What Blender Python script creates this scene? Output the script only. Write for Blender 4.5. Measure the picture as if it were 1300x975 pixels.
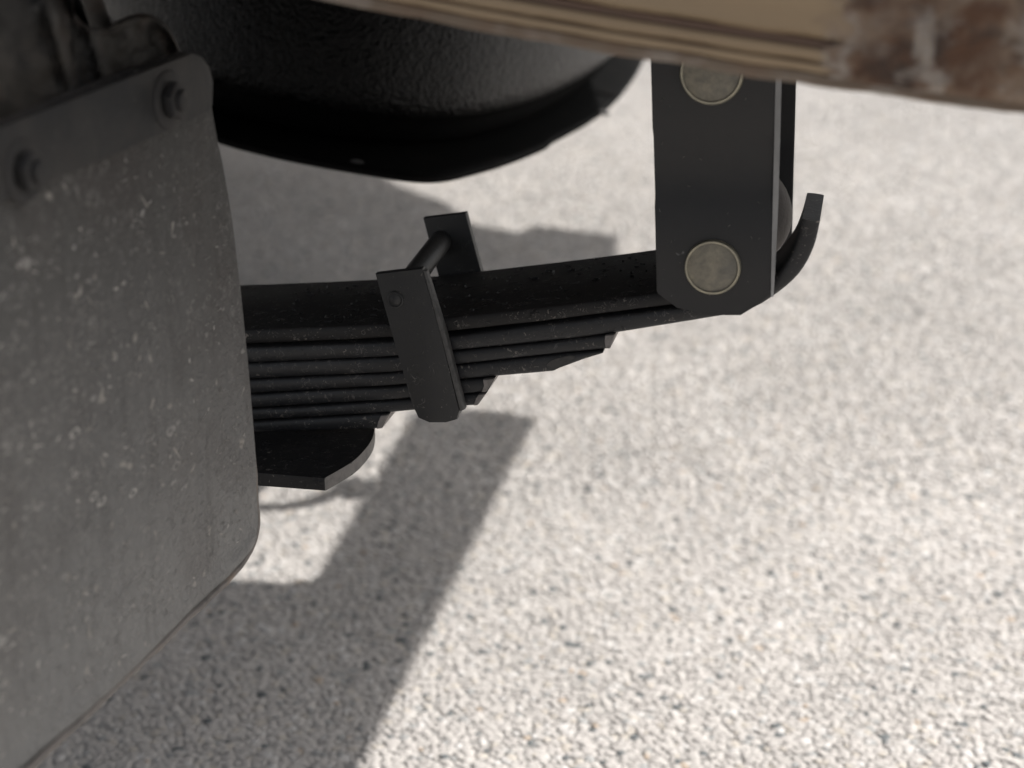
import bpy, bmesh, math, random
import numpy as np
from mathutils import Vector, noise
random.seed(4); rng = np.random.default_rng(4)
for o in list(bpy.data.objects): bpy.data.objects.remove(o)
SC = bpy.context.scene; COL = SC.collection
R = math.radians

# ------------------------------------------------------------------ camera, sky, sun, exposure
CAM_H = 0.67; PITCH = R(20); FPX = 2000.0; CX, CY = 650.0, 487.5
cd = bpy.data.cameras.new('camera'); cam = bpy.data.objects.new('camera', cd); COL.objects.link(cam)
cam.location = (0, 0, CAM_H); cam.rotation_euler = (R(90) - PITCH, 0, 0)
cd.sensor_width = 36; cd.lens = 36 * FPX / 1300; cd.clip_start = 0.02; cd.clip_end = 500
cd.dof.use_dof = True; cd.dof.focus_distance = 0.85; cd.dof.aperture_fstop = 6.2
SC.camera = cam
SUN_EL = R(45); SUN_DIR = Vector((0.953, 0.303, 0)).normalized()       # towards the sun, on the ground
w = bpy.data.worlds.new('World'); SC.world = w; w.use_nodes = True
nt = w.node_tree; bg = nt.nodes['Background']; sky = nt.nodes.new('ShaderNodeTexSky')
sky.sky_type = 'NISHITA'; sky.sun_disc = False; sky.sun_elevation = SUN_EL
sky.sun_rotation = math.atan2(SUN_DIR.x, SUN_DIR.y); sky.air_density = 1.0; sky.dust_density = 4.0
hs = nt.nodes.new('ShaderNodeHueSaturation'); hs.inputs['Saturation'].default_value = .30      # thin milky haze over the blue
nt.links.new(sky.outputs[0], hs.inputs['Color']); nt.links.new(hs.outputs[0], bg.inputs[0]); bg.inputs[1].default_value = 0.11
sd = bpy.data.lights.new('sun', 'SUN'); sd.energy = 4.8; sd.angle = R(0.55); sd.color = (1.0, 0.975, 0.94)
sun = bpy.data.objects.new('sun', sd); COL.objects.link(sun)
L = Vector((SUN_DIR.x * math.cos(SUN_EL), SUN_DIR.y * math.cos(SUN_EL), math.sin(SUN_EL)))
sun.rotation_euler = L.to_track_quat('Z', 'Y').to_euler(); sun.location = L * 6
SC.view_settings.view_transform = 'Standard'; SC.view_settings.look = 'None'
SC.view_settings.exposure = 0.24; SC.view_settings.gamma = 1.0
SC.cycles.use_denoising = True; SC.cycles.max_bounces = 8; SC.cycles.diffuse_bounces = 5

# ------------------------------------------------------------------ the truck's own axes
YAW = R(12.5)
SF = Vector((math.cos(R(17)), -math.sin(R(17)), 0))   # the mud flap hangs slightly askew
S = Vector((math.cos(YAW), -math.sin(YAW), 0))       # along the truck, towards its rear
W = Vector((math.sin(YAW), math.cos(YAW), 0))        # across the truck, inboard
UP = Vector((0, 0, 1))
CAMP = Vector((0, 0, CAM_H))
FW = Vector((0, math.cos(PITCH), -math.sin(PITCH))); CU = Vector((0, math.sin(PITCH), math.cos(PITCH)))
def ray(x, y): return Vector(((x - CX) / FPX, 0, 0)) + CU * (-(y - CY) / FPX) + FW
def at(x, y, t): return CAMP + ray(x, y) * t
def onp(x, y, p, n):
    r = ray(x, y); return CAMP + r * ((p - CAMP).dot(n) / r.dot(n))
def ong(x, y): return onp(x, y, Vector((0, 0, 0)), UP)
SP0 = at(650, 400, 0.84)                             # a point of the outboard side of the spring
def side(x, y, off=0.0): return onp(x, y, SP0 + W * off, W)

# ------------------------------------------------------------------ materials
def mat(name, col, rough=0.5, metal=0.0, spec=0.5, bump=None, dust=None, blotch=None, extra=None):
    m = bpy.data.materials.new(name); m.use_nodes = True; n = m.node_tree.nodes; l = m.node_tree.links
    b = n['Principled BSDF']; b.inputs['Roughness'].default_value = rough; b.inputs['Metallic'].default_value = metal
    b.inputs['Specular IOR Level'].default_value = spec
    tc = n.new('ShaderNodeTexCoord')
    def tex(scale, detail=4, rgh=0.55, dist=0.0, off=0, vec=(1, 1, 1)):
        mp = n.new('ShaderNodeMapping'); l.new(tc.outputs['Object'], mp.inputs[0]); mp.inputs['Location'].default_value = (off, off * .7, off * .3)
        mp.inputs['Scale'].default_value = vec
        t = n.new('ShaderNodeTexNoise'); t.inputs['Scale'].default_value = scale; t.inputs['Detail'].default_value = detail
        t.inputs['Roughness'].default_value = rgh; t.inputs['Distortion'].default_value = dist; l.new(mp.outputs[0], t.inputs[0]); return t.outputs[0]
    def ramp(src, a, b_, c0=(0, 0, 0, 1), c1=(1, 1, 1, 1)):
        r = n.new('ShaderNodeValToRGB'); r.color_ramp.elements[0].position = a; r.color_ramp.elements[1].position = b_
        r.color_ramp.elements[0].color = c0; r.color_ramp.elements[1].color = c1; l.new(src, r.inputs[0]); return r.outputs[0]
    def mix(f, a, b_, mode='MIX'):
        x = n.new('ShaderNodeMix'); x.data_type = 'RGBA'; x.blend_type = mode
        for s_, v in ((x.inputs[0], f), (x.inputs[6], a), (x.inputs[7], b_)):
            if hasattr(v, 'is_linked'): l.new(v, s_)
            elif isinstance(v, (int, float)): s_.default_value = v
            else: s_.default_value = (*v, 1)
        return x.outputs[2]
    def mth(op, a, b_=0.0, c=0.0):
        x = n.new('ShaderNodeMath'); x.operation = op
        for s_, v in zip(x.inputs, (a, b_, c)):
            if hasattr(v, 'is_linked'): l.new(v, s_)
            else: s_.default_value = v
        return x.outputs[0]
    c = mix(1.0, col, col)
    if blotch:                                        # list of (scale, lo, hi, colour, amount)
        for k, (sc_, lo, hi, cc, am) in enumerate(blotch):
            f = mth('MULTIPLY', ramp(tex(sc_, 5, .6, .4, 3 + k * 5.3), lo, hi), am); c = mix(f, c, cc)
    if dust:                                          # flecks: (scale, threshold, colour, amount)
        for k, (sc_, th, cc, am) in enumerate(dust):
            f = ramp(tex(sc_, 2, .5, 1.2, 11 + k * 3.1), th, th + .04)
            g = ramp(tex(sc_ * .22, 2, .5, 0, 21 + k), .42, .6)
            f = mth('MULTIPLY', mth('MULTIPLY', f, g), am); c = mix(f, c, cc)
    class K: pass
    k = K(); k.n, k.l, k.tex, k.ramp, k.mix, k.mth, k.b, k.tc = n, l, tex, ramp, mix, mth, b, tc
    h = None
    if extra: c, h = extra(k, c)
    l.new(c, b.inputs['Base Color'])
    if bump or h is not None:
        prev = None
        for (sc_, dist_, dt) in (bump or []):
            bn = n.new('ShaderNodeBump'); bn.inputs['Strength'].default_value = 1.0; bn.inputs['Distance'].default_value = dist_
            l.new(tex(sc_, dt, .6, 0, sc_ * .01), bn.inputs['Height'])
            if prev: l.new(prev, bn.inputs['Normal'])
            prev = bn.outputs[0]
        if h is not None:
            bn = n.new('ShaderNodeBump'); bn.inputs['Strength'].default_value = 1.0; bn.inputs['Distance'].default_value = h[1]
            l.new(h[0], bn.inputs['Height'])
            if prev: l.new(prev, bn.inputs['Normal'])
            prev = bn.outputs[0]
        l.new(prev, b.inputs['Normal'])
    return m

def pits(k, c):                                       # scattered shallow pits and crusts in the paint
    v = k.n.new('ShaderNodeTexVoronoi'); v.inputs['Scale'].default_value = 130; v.inputs['Randomness'].default_value = 1
    mp = k.n.new('ShaderNodeMapping'); mp.inputs['Scale'].default_value = (.65, 1, 1); k.l.new(k.tc.outputs['Object'], mp.inputs[0])
    nz = k.n.new('ShaderNodeTexNoise'); nz.inputs['Scale'].default_value = 160; nz.inputs['Detail'].default_value = 2
    k.l.new(k.tc.outputs['Object'], nz.inputs[0])
    ad = k.n.new('ShaderNodeVectorMath'); ad.operation = 'MULTIPLY_ADD'; k.l.new(nz.outputs['Color'], ad.inputs[0])
    ad.inputs[1].default_value = (.010, .010, .010); k.l.new(mp.outputs[0], ad.inputs[2]); k.l.new(ad.outputs[0], v.inputs[0])
    d = k.ramp(v.outputs['Distance'], .12, .34)
    g = k.ramp(k.tex(28, 3, .6, 0, 5), .44, .56)
    h = k.mth('MULTIPLY', k.mth('SUBTRACT', 1.0, d), g)
    f = k.mth('MULTIPLY', h, .15)
    c = k.mix(f, c, (.010, .010, .010))
    return c, (h, .0010)

DUSTC = (.20, .18, .16)
def worm(k, c, am=.8, col=(.30, .28, .26), sc=95, wd=.018, msk=(.56, .66)):   # thin curly flecks
    t = k.tex(sc, 1.5, .5, 1.4, 2)
    a = k.mth('ABSOLUTE', k.mth('SUBTRACT', t, .5))
    f = k.mth('SUBTRACT', 1.0, k.ramp(a, wd * .3, wd))
    g = k.ramp(k.tex(sc * .8, 1, .5, 0, 9), *msk)
    h = k.ramp(k.tex(sc * .12, 2, .5, 0, 13), .42, .56)
    f = k.mth('MULTIPLY', k.mth('MULTIPLY', f, g), h)
    return k.mix(k.mth('MULTIPLY', f, am), c, col)

M = {}
M['leaf'] = mat('black_spring_paint', (.017, .0165, .017), .55, spec=.32, bump=[(900, .00012, 2)],
                blotch=[(60, .45, .7, (.024, .022, .021), .7), (14, .5, .7, (.024, .021, .019), .6)],
                dust=[(420, .64, DUSTC, .8)], extra=lambda k, c: (worm(k, pits(k, c)[0], .35, (.24, .22, .21), 170, .022, (.56, .64)), pits(k, c)[1]))
M['leafside'] = mat('black_leaf_paint', (.025, .0255, .0275), .42, spec=.42, bump=[(900, .00010, 2), (120, .0003, 3)],
                blotch=[(50, .45, .7, (.029, .027, .026), .6)], dust=[(380, .64, DUSTC, .85)],
                extra=lambda k, c: (worm(k, c, .35, (.26, .24, .23), 170, .022, (.55, .63)), None))
M['cut'] = mat('lit_cut_steel', (.24, .22, .21), .6, bump=[(700, .0003, 3)], blotch=[(200, .45, .65, (.12, .11, .10), .7)])  # leaf ends: light from the ground painted in as paler steel
M['nose2'] = mat('pale_plate_edge', (.13, .122, .116), .6, bump=[(600, .0003, 3)], blotch=[(120, .45, .65, (.07, .066, .063), .8)])  # paler than the top of the clamp plate
M['nose'] = mat('worn_leaf_nose', (.055, .052, .050), .6, bump=[(700, .0003, 3)], blotch=[(200, .45, .65, (.03, .03, .03), .8)])
M['clip'] = mat('dark_clip_paint', (.029, .029, .0295), .48, spec=.4, bump=[(1300, .00012, 2), (200, .0002, 3)],
                blotch=[(90, .5, .7, (.034, .033, .032), .7)], dust=[(330, .70, DUSTC, .6)],
                extra=lambda k, c: (worm(k, c, .35, (.28, .26, .24), 150, .018, (.56, .64)), None))
M['clipedge'] = mat('rubbed_clip_edge', (.085, .082, .080), .5, bump=[(900, .0002, 2)], blotch=[(160, .45, .6, (.045, .045, .045), .8)])
M['shackle'] = mat('satin_black_shackle_paint', (.026, .026, .027), .42, spec=.4, bump=[(1400, .00006, 2)],
                   blotch=[(30, .4, .7, (.031, .030, .030), .6)], dust=[(150, .74, (.16, .16, .16), .8)])
M['flange'] = mat('lit_flange_edge', (.20, .20, .20), .42, bump=[(500, .0001, 2)], blotch=[(90, .4, .6, (.15, .15, .15), .7)])  # pale tone paints in the light caught by this edge
M['tank'] = mat('textured_black_tank_coat', (.0028, .0028, .0030), .30, spec=.16, bump=[(300, .0034, 2), (110, .0026, 2)],
                dust=[(300, .76, (.25, .25, .25), .8)])
M['rim'] = mat('black_tank_rim', (.004, .004, .004), 0.7, spec=.05, bump=[(200, .0003, 3)], blotch=[(16, .55, .75, (.03, .025, .022), .3)])
M['rubber'] = mat('grey_bush_rubber', (.080, .074, .070), .8, spec=.2, bump=[(300, .0005, 3)], blotch=[(60, .4, .6, (.09, .082, .076), .7)])
M['bolt'] = mat('dull_zinc_bolt', (.19, .18, .155), .5, metal=.35, bump=[(500, .0003, 3)],
                blotch=[(70, .38, .72, (.40, .36, .27), .75), (300, .4, .75, (.12, .115, .10), .5)])
M['boltrim'] = mat('brassy_bolt_edge', (.42, .39, .30), .35, metal=.7, blotch=[(120, .4, .6, (.25, .24, .20), .7)])
M['strip'] = mat('dark_strip_paint', (.022, .0225, .0235), .6, spec=.3, bump=[(400, .0003, 3)], blotch=[(25, .4, .62, (.050, .046, .043), .8), (60, .5, .7, (.034, .031, .03), .6)],
                 dust=[(200, .70, DUSTC, .7)])
M['fender'] = mat('grimy_fender_steel', (.026, .025, .024), .6, spec=.3, bump=[(60, .0015, 4)],
                  blotch=[(18, .42, .6, (.085, .075, .064), .75), (30, .55, .7, (.055, .032, .022), .6), (45, .6, .75, (.13, .12, .11), .5)])
M['darksteel'] = mat('dark_frame_steel', (.06, .06, .06), .7, bump=[(80, .0006, 3)], blotch=[(9, .45, .65, (.09, .07, .055), .5)])
M['blocker'] = mat('black_loop_rubber', (.03, .03, .03), .6)

def flap_extra(k, c):
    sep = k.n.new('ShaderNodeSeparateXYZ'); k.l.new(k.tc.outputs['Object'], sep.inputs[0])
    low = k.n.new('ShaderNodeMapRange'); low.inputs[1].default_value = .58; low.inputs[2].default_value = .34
    k.l.new(sep.outputs[2], low.inputs[0])                        # lighter low on the flap: road dust plus painted-in ground bounce
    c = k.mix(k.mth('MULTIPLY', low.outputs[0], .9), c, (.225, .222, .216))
    red = k.mth('MULTIPLY', k.ramp(k.tex(14, 3, .5, 0, 31), .46, .64), .28)
    c = k.mix(red, c, (.062, .049, .045))
    c = k.mix(k.mth('MULTIPLY', k.ramp(k.tex(230, 3, .6, .5, 7), .52, .68), .22), c, (.19, .185, .18))
    # streaks that run down
    c = k.mix(k.mth('MULTIPLY', k.ramp(k.tex(110, 2, .5, 0, 4, (1, 1, .12)), .55, .7), .22), c, (.055, .052, .050))
    c = worm(k, c, .35, (.34, .33, .31), 120, .028, (.50, .60))
    c = worm(k, c, .35, (.30, .29, .28), 240, .034, (.50, .60))
    c = k.mix(k.mth('MULTIPLY', k.ramp(k.tex(120, 1, .4, .6, 41), .715, .745), .75), c, (.34, .32, .29))
    edge = k.ramp(k.tex(260, 3, .6, .6, 17), .45, .6)
    return c, (edge, .0004)
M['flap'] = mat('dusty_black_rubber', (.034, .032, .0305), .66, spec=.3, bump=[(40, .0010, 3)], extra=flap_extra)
M['flapedge'] = mat('muddy_rubber_edge', (.20, .18, .165), .85, bump=[(300, .0006, 3)], blotch=[(60, .5, .65, (.10, .095, .09), .6), (40, .55, .7, (.27, .21, .16), .6)])

def wood_extra(k, c):
    # object space: x along the beam, z up the face
    g = k.tex(60, 4, .6, .6, 1, (.06, 1, 1)); c = k.mix(k.mth('MULTIPLY', k.ramp(g, .40, .62), .35), c, (.29, .20, .12))
    g2 = k.tex(22, 3, .6, .4, 8, (.10, 1, 1)); c = k.mix(k.mth('MULTIPLY', k.ramp(g2, .5, .64), .4), c, (.31, .235, .15))
    sep = k.n.new('ShaderNodeSeparateXYZ'); k.l.new(k.tc.outputs['Object'], sep.inputs[0])
    # weathered, rust-stained end of the beam
    r = k.n.new('ShaderNodeMapRange'); r.inputs[1].default_value = .058; r.inputs[2].default_value = .074
    nz = k.mth('MULTIPLY_ADD', k.tex(40, 4, .6, .5, 2), .06, sep.outputs[0])
    k.l.new(k.mth('SUBTRACT', nz, .03), r.inputs[0])
    st = k.mix(k.ramp(k.tex(38, 5, .65, 1.2, 5, (.5, 1, 1)), .36, .58), (.085, .050, .034), (.27, .20, .15))
    st = k.mix(k.mth('MULTIPLY', k.ramp(k.tex(60, 3, .6, 1.0, 19, (.5, 1, 1)), .56, .64), .8), st, (.34, .31, .27))
    c = k.mix(k.mth('MULTIPLY', r.outputs[0], .95), c, st)
    return c, (k.tex(50, 4, .6, .8, 3, (.25, 1, 1)), .0015)
M['wood'] = mat('varnished_weathered_timber', (.37, .27, .165), .6, extra=wood_extra)
M['rusty'] = mat('rusty_rotten_timber', (.25, .18, .13), .75, spec=.2, bump=[(160, .0012, 4)],
    blotch=[(26, .44, .56, (.120, .062, .038), .9), (34, .50, .62, (.060, .048, .042), .8), (48, .52, .62, (.42, .37, .32), .75), (30, .56, .68, (.19, .105, .060), .7), (90, .5, .7, (.28, .23, .19), .5)])
M['stripe'] = mat('brown_stained_groove', (.17, .105, .075), .6, blotch=[(40, .45, .6, (.16, .11, .075), .6)])
M['lip'] = mat('greyed_timber_lip', (.20, .155, .115), .65, blotch=[(60, .4, .6, (.19, .13, .09), .8), (35, .5, .65, (.33, .29, .25), .7)], bump=[(120, .0008, 3)])

# ------------------------------------------------------------------ mesh helpers
def link(name, me, m, parent=None, smooth=True):
    o = bpy.data.objects.new(name, me); COL.objects.link(o)
    for mm in (m if isinstance(m, (list, tuple)) else [m]): me.materials.append(mm)
    if smooth:
        me.polygons.foreach_set('use_smooth', [True] * len(me.polygons)); me.set_sharp_from_angle(angle=R(40))
    if parent:
        o.parent = parent; o.location = -parent.location
        if parent.parent: o.location = (0, 0, 0)
    return o
def finish(bm, name, m, parent=None, smooth=True):
    bmesh.ops.recalc_face_normals(bm, faces=bm.faces); me = bpy.data.meshes.new(name); bm.to_mesh(me); bm.free()
    return link(name, me, m, parent, smooth)
def tag(o, label=None, cat=None, group=None, kind=None):
    for k_, v in (('label', label), ('category', cat), ('group', group), ('kind', kind)):
        if v: o[k_] = v
    return o
def empty(name, loc, label, cat, group=None):
    o = bpy.data.objects.new(name, None); COL.objects.link(o); o.location = loc; o.empty_display_size = .05
    return tag(o, label, cat, group)
def prism(pts, vec, bevel=0.0, seg=2, capmat=None, sidemat=None, bm=None):
    """closed outline pts (world) pushed along vec; edges of the two caps rounded"""
    own = bm is None
    if own: bm = bmesh.new()
    a = [bm.verts.new(p) for p in pts]; b = [bm.verts.new(p + vec) for p in pts]; n_ = len(pts)
    fa = bm.faces.new(a); fb = bm.faces.new(b[::-1]); sides = []
    for i in range(n_):
        j = (i + 1) % n_; f = bm.faces.new((a[j], a[i], b[i], b[j])); sides.append(f)
        if sidemat and i in sidemat: f.material_index = sidemat[i]
    if bevel:
        ed = set(fa.edges) | set(fb.edges)
        bmesh.ops.bevel(bm, geom=list(ed), offset=bevel, segments=seg, profile=.6, affect='EDGES', clamp_overlap=True)
    return bm
def spline(pts, n_=8):
    """Catmull-Rom through 2-D points"""
    out = []; P = [pts[0]] + list(pts) + [pts[-1]]
    for i in range(1, len(P) - 2):
        for k_ in range(n_):
            t = k_ / n_; p0, p1, p2, p3 = P[i - 1], P[i], P[i + 1], P[i + 2]
            out.append(tuple(.5 * (2 * p1[d] + (p2[d] - p0[d]) * t + (2 * p0[d] - 5 * p1[d] + 4 * p2[d] - p3[d]) * t * t +
                     (3 * p1[d] - p0[d] - 3 * p2[d] + p3[d]) * t ** 3) for d in range(len(p1))))
    out.append(tuple(pts[-1])); return out
def cyl(c, axis, r, length, seg=40, bevel=0.0, bm=None, bseg=2):
    bm = bm or bmesh.new(); axis = axis.normalized(); u = axis.orthogonal().normalized(); v = axis.cross(u)
    pts = [c + (u * math.cos(2 * math.pi * i / seg) + v * math.sin(2 * math.pi * i / seg)) * r for i in range(seg)]
    return prism(pts, axis * length, bevel, bseg, bm=bm)
def lathe(c, axis, prof, seg=48, bm=None):
    """prof: (radius, distance along axis), open, closed at radius 0"""
    bm = bm or bmesh.new(); axis = axis.normalized(); u = axis.orthogonal().normalized(); v = axis.cross(u); rings = []
    for r, d in prof:
        if r < 1e-6: rings.append([bm.verts.new(c + axis * d)])
        else: rings.append([bm.verts.new(c + axis * d + (u * math.cos(2 * math.pi * i / seg) + v * math.sin(2 * math.pi * i / seg)) * r) for i in range(seg)])
    for A, B in zip(rings, rings[1:]):
        for i in range(seg):
            j = (i + 1) % seg
            if len(A) == 1: bm.faces.new((A[0], B[j], B[i]))
            elif len(B) == 1: bm.faces.new((A[i], A[j], B[0]))
            else: bm.faces.new((A[i], A[j], B[j], B[i]))
    return bm
def tube(pts, r, seg=12, bm=None):
    bm = bm or bmesh.new(); rings = []; prev = None
    for i, p in enumerate(pts):
        d = (pts[min(i + 1, len(pts) - 1)] - pts[max(i - 1, 0)]).normalized()
        u = prev - d * prev.dot(d) if prev else d.orthogonal(); u.normalize(); prev = u; v = d.cross(u)
        rings.append([bm.verts.new(p + (u * math.cos(2 * math.pi * k / seg) + v * math.sin(2 * math.pi * k / seg)) * r) for k in range(seg)])
    for A, B in zip(rings, rings[1:]):
        for k in range(seg): bm.faces.new((A[k], A[(k + 1) % seg], B[(k + 1) % seg], B[k]))
    bm.faces.new(rings[0][::-1]); bm.faces.new(rings[-1]); return bm

# ------------------------------------------------------------------ ground: one sheet to the horizon, loose chippings on it
def ground_mat():
    def ex(k, c):
        v = k.n.new('ShaderNodeTexVoronoi'); v.inputs['Scale'].default_value = 135; k.l.new(k.tc.outputs['Object'], v.inputs[0])
        r = k.ramp(v.outputs['Color'], .1, .9, (.42, .395, .375, 1), (.56, .53, .50, 1))
        v2 = k.n.new('ShaderNodeTexVoronoi'); v2.feature = 'DISTANCE_TO_EDGE'; v2.inputs['Scale'].default_value = 135; k.l.new(k.tc.outputs['Object'], v2.inputs[0])
        e = k.ramp(v2.outputs['Distance'], .02, .14)
        c = k.mix(e, (.30, .285, .27), r)
        c = k.mix(k.mth('MULTIPLY', k.ramp(k.tex(3.2, 4, .6, 0, 3), .4, .7), .25), c, (.40, .37, .34))
        return c, (e, .003)
    return mat('pale_bound_gravel', (.5, .47, .43), .8, spec=.2, extra=ex)
def bed_mat():
    return mat('gravel_binder', (.34, .325, .31), .9, spec=.2, blotch=[(60, .4, .6, (.42, .40, .38), .8)], bump=[(200, .002, 3)])
GX0, GX1, GY0, GY1 = -1.5, 1.7, .55, 4.4          # patch where the chippings are built one by one
me = bpy.data.meshes.new('ground')
B = 60.0
xs = [-B, GX0, GX1, B]; ys = [-B, GY0, GY1, B]
vs = [(x, y, 0.0) for y in ys for x in xs]; fs = []; mi = []
for j in range(3):
    for i in range(3):
        fs.append((j * 4 + i, j * 4 + i + 1, j * 4 + i + 5, j * 4 + i + 4)); mi.append(1 if (i == 1 and j == 1) else 0)
me.from_pydata(vs, [], fs); g = link('ground', me, [ground_mat(), bed_mat()], smooth=False)
for p, q in zip(me.polygons, mi): p.material_index = q
tag(g, kind='structure')

def ico(sub):
    bm = bmesh.new(); bmesh.ops.create_icosphere(bm, subdivisions=sub, radius=1.0)
    bm.verts.ensure_lookup_table(); v = np.array([list(x.co) for x in bm.verts]); f = np.array([[x.index for x in fc.verts] for fc in bm.faces]); bm.free(); return v, f
def chippings(name, x0, x1, y0, y1, sp, sub, m, label, fade=.16):
    nx = int((x1 - x0) / sp); ny = int((y1 - y0) / (sp * .87))
    jx, jy = np.meshgrid(np.arange(nx), np.arange(ny)); jx = jx.ravel().astype(float); jy = jy.ravel().astype(float)
    px = x0 + (jx + .5 * (jy % 2)) * sp + rng.normal(0, sp * .19, jx.size)
    py = y0 + jy * sp * .87 + rng.normal(0, sp * .19, jx.size)
    keep = (np.abs(px) < py * .40 + .22) & (px < x1) & (px > x0) & (py < y1) & (py > y0)
    keep &= (py > y0 + fade * rng.random(px.size)) & (py < y1 - fade * rng.random(px.size))
    px, py = px[keep], py[keep]; n_ = px.size
    V, F = ico(sub); nv = len(V)
    r = sp * np.clip(rng.lognormal(-.52, .28, n_), .32, 1.05)
    sc3 = np.stack([r * rng.uniform(.98, 1.22, n_), r * rng.uniform(.82, 1.05, n_), r * rng.uniform(.24, .36, n_)], 1)
    P = np.broadcast_to(V, (n_, nv, 3)).copy()
    P *= rng.uniform(.80, 1.16, (n_, nv, 1))
    P *= sc3[:, None, :] * (1.15 if sub == 1 else 1.0)
    a = rng.uniform(0, 2 * np.pi, n_); ca, sa = np.cos(a)[:, None], np.sin(a)[:, None]
    t = rng.normal(0, .09, n_); ct, st = np.cos(t)[:, None], np.sin(t)[:, None]
    X, Y, Z = P[..., 0], P[..., 1], P[..., 2]
    X, Z = X * ct - Z * st, X * st + Z * ct
    X, Y = X * ca - Y * sa, X * sa + Y * ca
    P = np.stack([X + px[:, None], Y + py[:, None], Z + (rng.normal(.0012, .00018, n_) - sc3[:, 2])[:, None]], -1).reshape(-1, 3)
    Fa = (F[None] + (np.arange(n_) * nv)[:, None, None]).reshape(-1, 3)
    me = bpy.data.meshes.new(name); me.vertices.add(len(P)); me.vertices.foreach_set('co', P.astype(np.float32).ravel())
    me.loops.add(Fa.size); me.loops.foreach_set('vertex_index', Fa.astype(np.int32).ravel())
    me.polygons.add(len(Fa)); me.polygons.foreach_set('loop_start', np.arange(0, Fa.size, 3, dtype=np.int32))
    me.polygons.foreach_set('use_smooth', np.ones(len(Fa), bool)); me.update()
    # stone colours: mostly pale warm grey, some white, beige, blue-grey, a few dark or ochre
    pal = np.array([[.60, .565, .535], [.65, .615, .58], [.54, .505, .48], [.78, .76, .74], [.62, .56, .48], [.36, .37, .37], [.17, .185, .19], [.56, .46, .37]])
    mean = np.array([.605, .572, .542]); pal[:5] = mean + (pal[:5] - mean) * .62; pal[5] = pal[5] * .7 + mean * .3
    pr = np.array([.40, .26, .16, .05, .06, .04, .022, .004])
    ci = rng.choice(len(pal), n_, p=pr / pr.sum()); c = pal[ci] * .855 * rng.uniform(.93, 1.07, (n_, 1))
    # broad stains and worn patches of the surface
    big = sum(a_ * np.sin(px * fx + py * fy + ph) for a_, fx, fy, ph in ((.030, 5.1, 3.3, .4), (.026, -8.3, 6.1, 2.1), (.020, 15.0, 11.0, 4.0), (.018, 23.0, -19.0, 1.0)))
    c = c * (1 + big)[:, None]
    c4 = np.concatenate([np.clip(c, 0, .85), np.ones((n_, 1))], 1)
    at_ = me.color_attributes.new('stone_colour', 'FLOAT_COLOR', 'POINT')
    at_.data.foreach_set('color', np.repeat(c4, nv, 0).astype(np.float32).ravel())
    o = bpy.data.objects.new(name, me); COL.objects.link(o); me.materials.append(m)
    tag(o, label, 'gravel', kind='stuff'); return o
def stone_mat():
    def ex(k, c):
        a = k.n.new('ShaderNodeAttribute'); a.attribute_name = 'stone_colour'
        c = a.outputs['Color']
        c = k.mix(k.mth('MULTIPLY', k.ramp(k.tex(500, 3, .6, 0, 3), .5, .7), .25), c, (.36, .33, .30))
        return c, None
    return mat('pale_stone_chipping', (.5, .5, .5), .85, spec=.15, bump=[(700, .0003, 2)], extra=ex)
SM = stone_mat()
chippings('gravel', GX0, GX1, .80, 1.60, .0064, 2, SM, 'near pale grey stone chippings in the foreground below the mud flap and leaf spring')
chippings('gravel', GX0, GX1, 1.44, 2.32, .0066, 1, SM, 'pale grey stone chippings in the middle distance below the leaf spring')
chippings('gravel', GX0, GX1, 2.16, GY1, .0092, 1, SM, 'pale grey stone chippings farther back, out of focus behind the spring shackle')

# ------------------------------------------------------------------ leaf spring
WID = .097
root = side(600, 520, WID / 2); root.z = 0
root = Vector((root.x, root.y, side(600, 520).z))
spring = empty('leaf_spring', root, 'black painted steel leaf spring pack of stepped leaves running from mud flap to shackle', 'leaf spring')
def leaf(top, bot, bev=.0024, w0=0.0, w1=WID, endf=None, name='leaf', mats=None):
    """top and bottom outlines of the outboard side, in photograph measurements, taken onto the spring's own side plane"""
    def resamp(p, n_):
        d = [0.0]
        for q0_, q1_ in zip(p, p[1:]): d.append(d[-1] + math.hypot(q1_[0] - q0_[0], q1_[1] - q0_[1]))
        # keep the steps dense at the tip, where the outline bends most
        tt = [(1 - (1 - i / n_) ** 1.6) * d[-1] for i in range(n_ + 1)]
        return [(float(np.interp(t, d, [q[0] for q in p])), float(np.interp(t, d, [q[1] for q in p]))) for t in tt]
    n_ = 56; A_ = resamp(top, n_); B_ = resamp(bot, n_); bm = bmesh.new(); rows_ = []
    r_ = bev * .75
    ts = [0, .05, .16, .33, .5, .67, .84, .95, 1]
    for i, ((xa, ya), (xb, yb)) in enumerate(zip(A_, B_)):
        a_ = side(xa, ya, 0); b_ = side(xb, yb, 0); sec = []
        wob = .0004 * noise.noise(Vector((xa * .02, ya * .3, 1.7)))
        for t in ts: sec.append(a_.lerp(b_, t) + W * (w0 + wob + r_ * (1 - math.sqrt(max(0, 1 - (2 * t - 1) ** 2)))))
        for t in ts[::-1]: sec.append(a_.lerp(b_, t) + W * (w1 - r_ * (1 - math.sqrt(max(0, 1 - (2 * t - 1) ** 2)))))
        rows_.append([bm.verts.new(p) for p in sec])
    m_ = len(rows_[0])
    for P_, Q_ in zip(rows_, rows_[1:]):
        for k in range(m_): bm.faces.new((P_[k], P_[(k + 1) % m_], Q_[(k + 1) % m_], Q_[k]))
    bm.faces.new(rows_[0][::-1]); f = bm.faces.new(rows_[-1]); f.material_index = 1 if endf else 0
    return finish(bm, name, mats or [M['leafside'], M['cut']], spring)
def lv(x, pts):
    return float(np.interp(x, [p[0] for p in pts], [p[1] for p in pts]))
XL = 120
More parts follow.
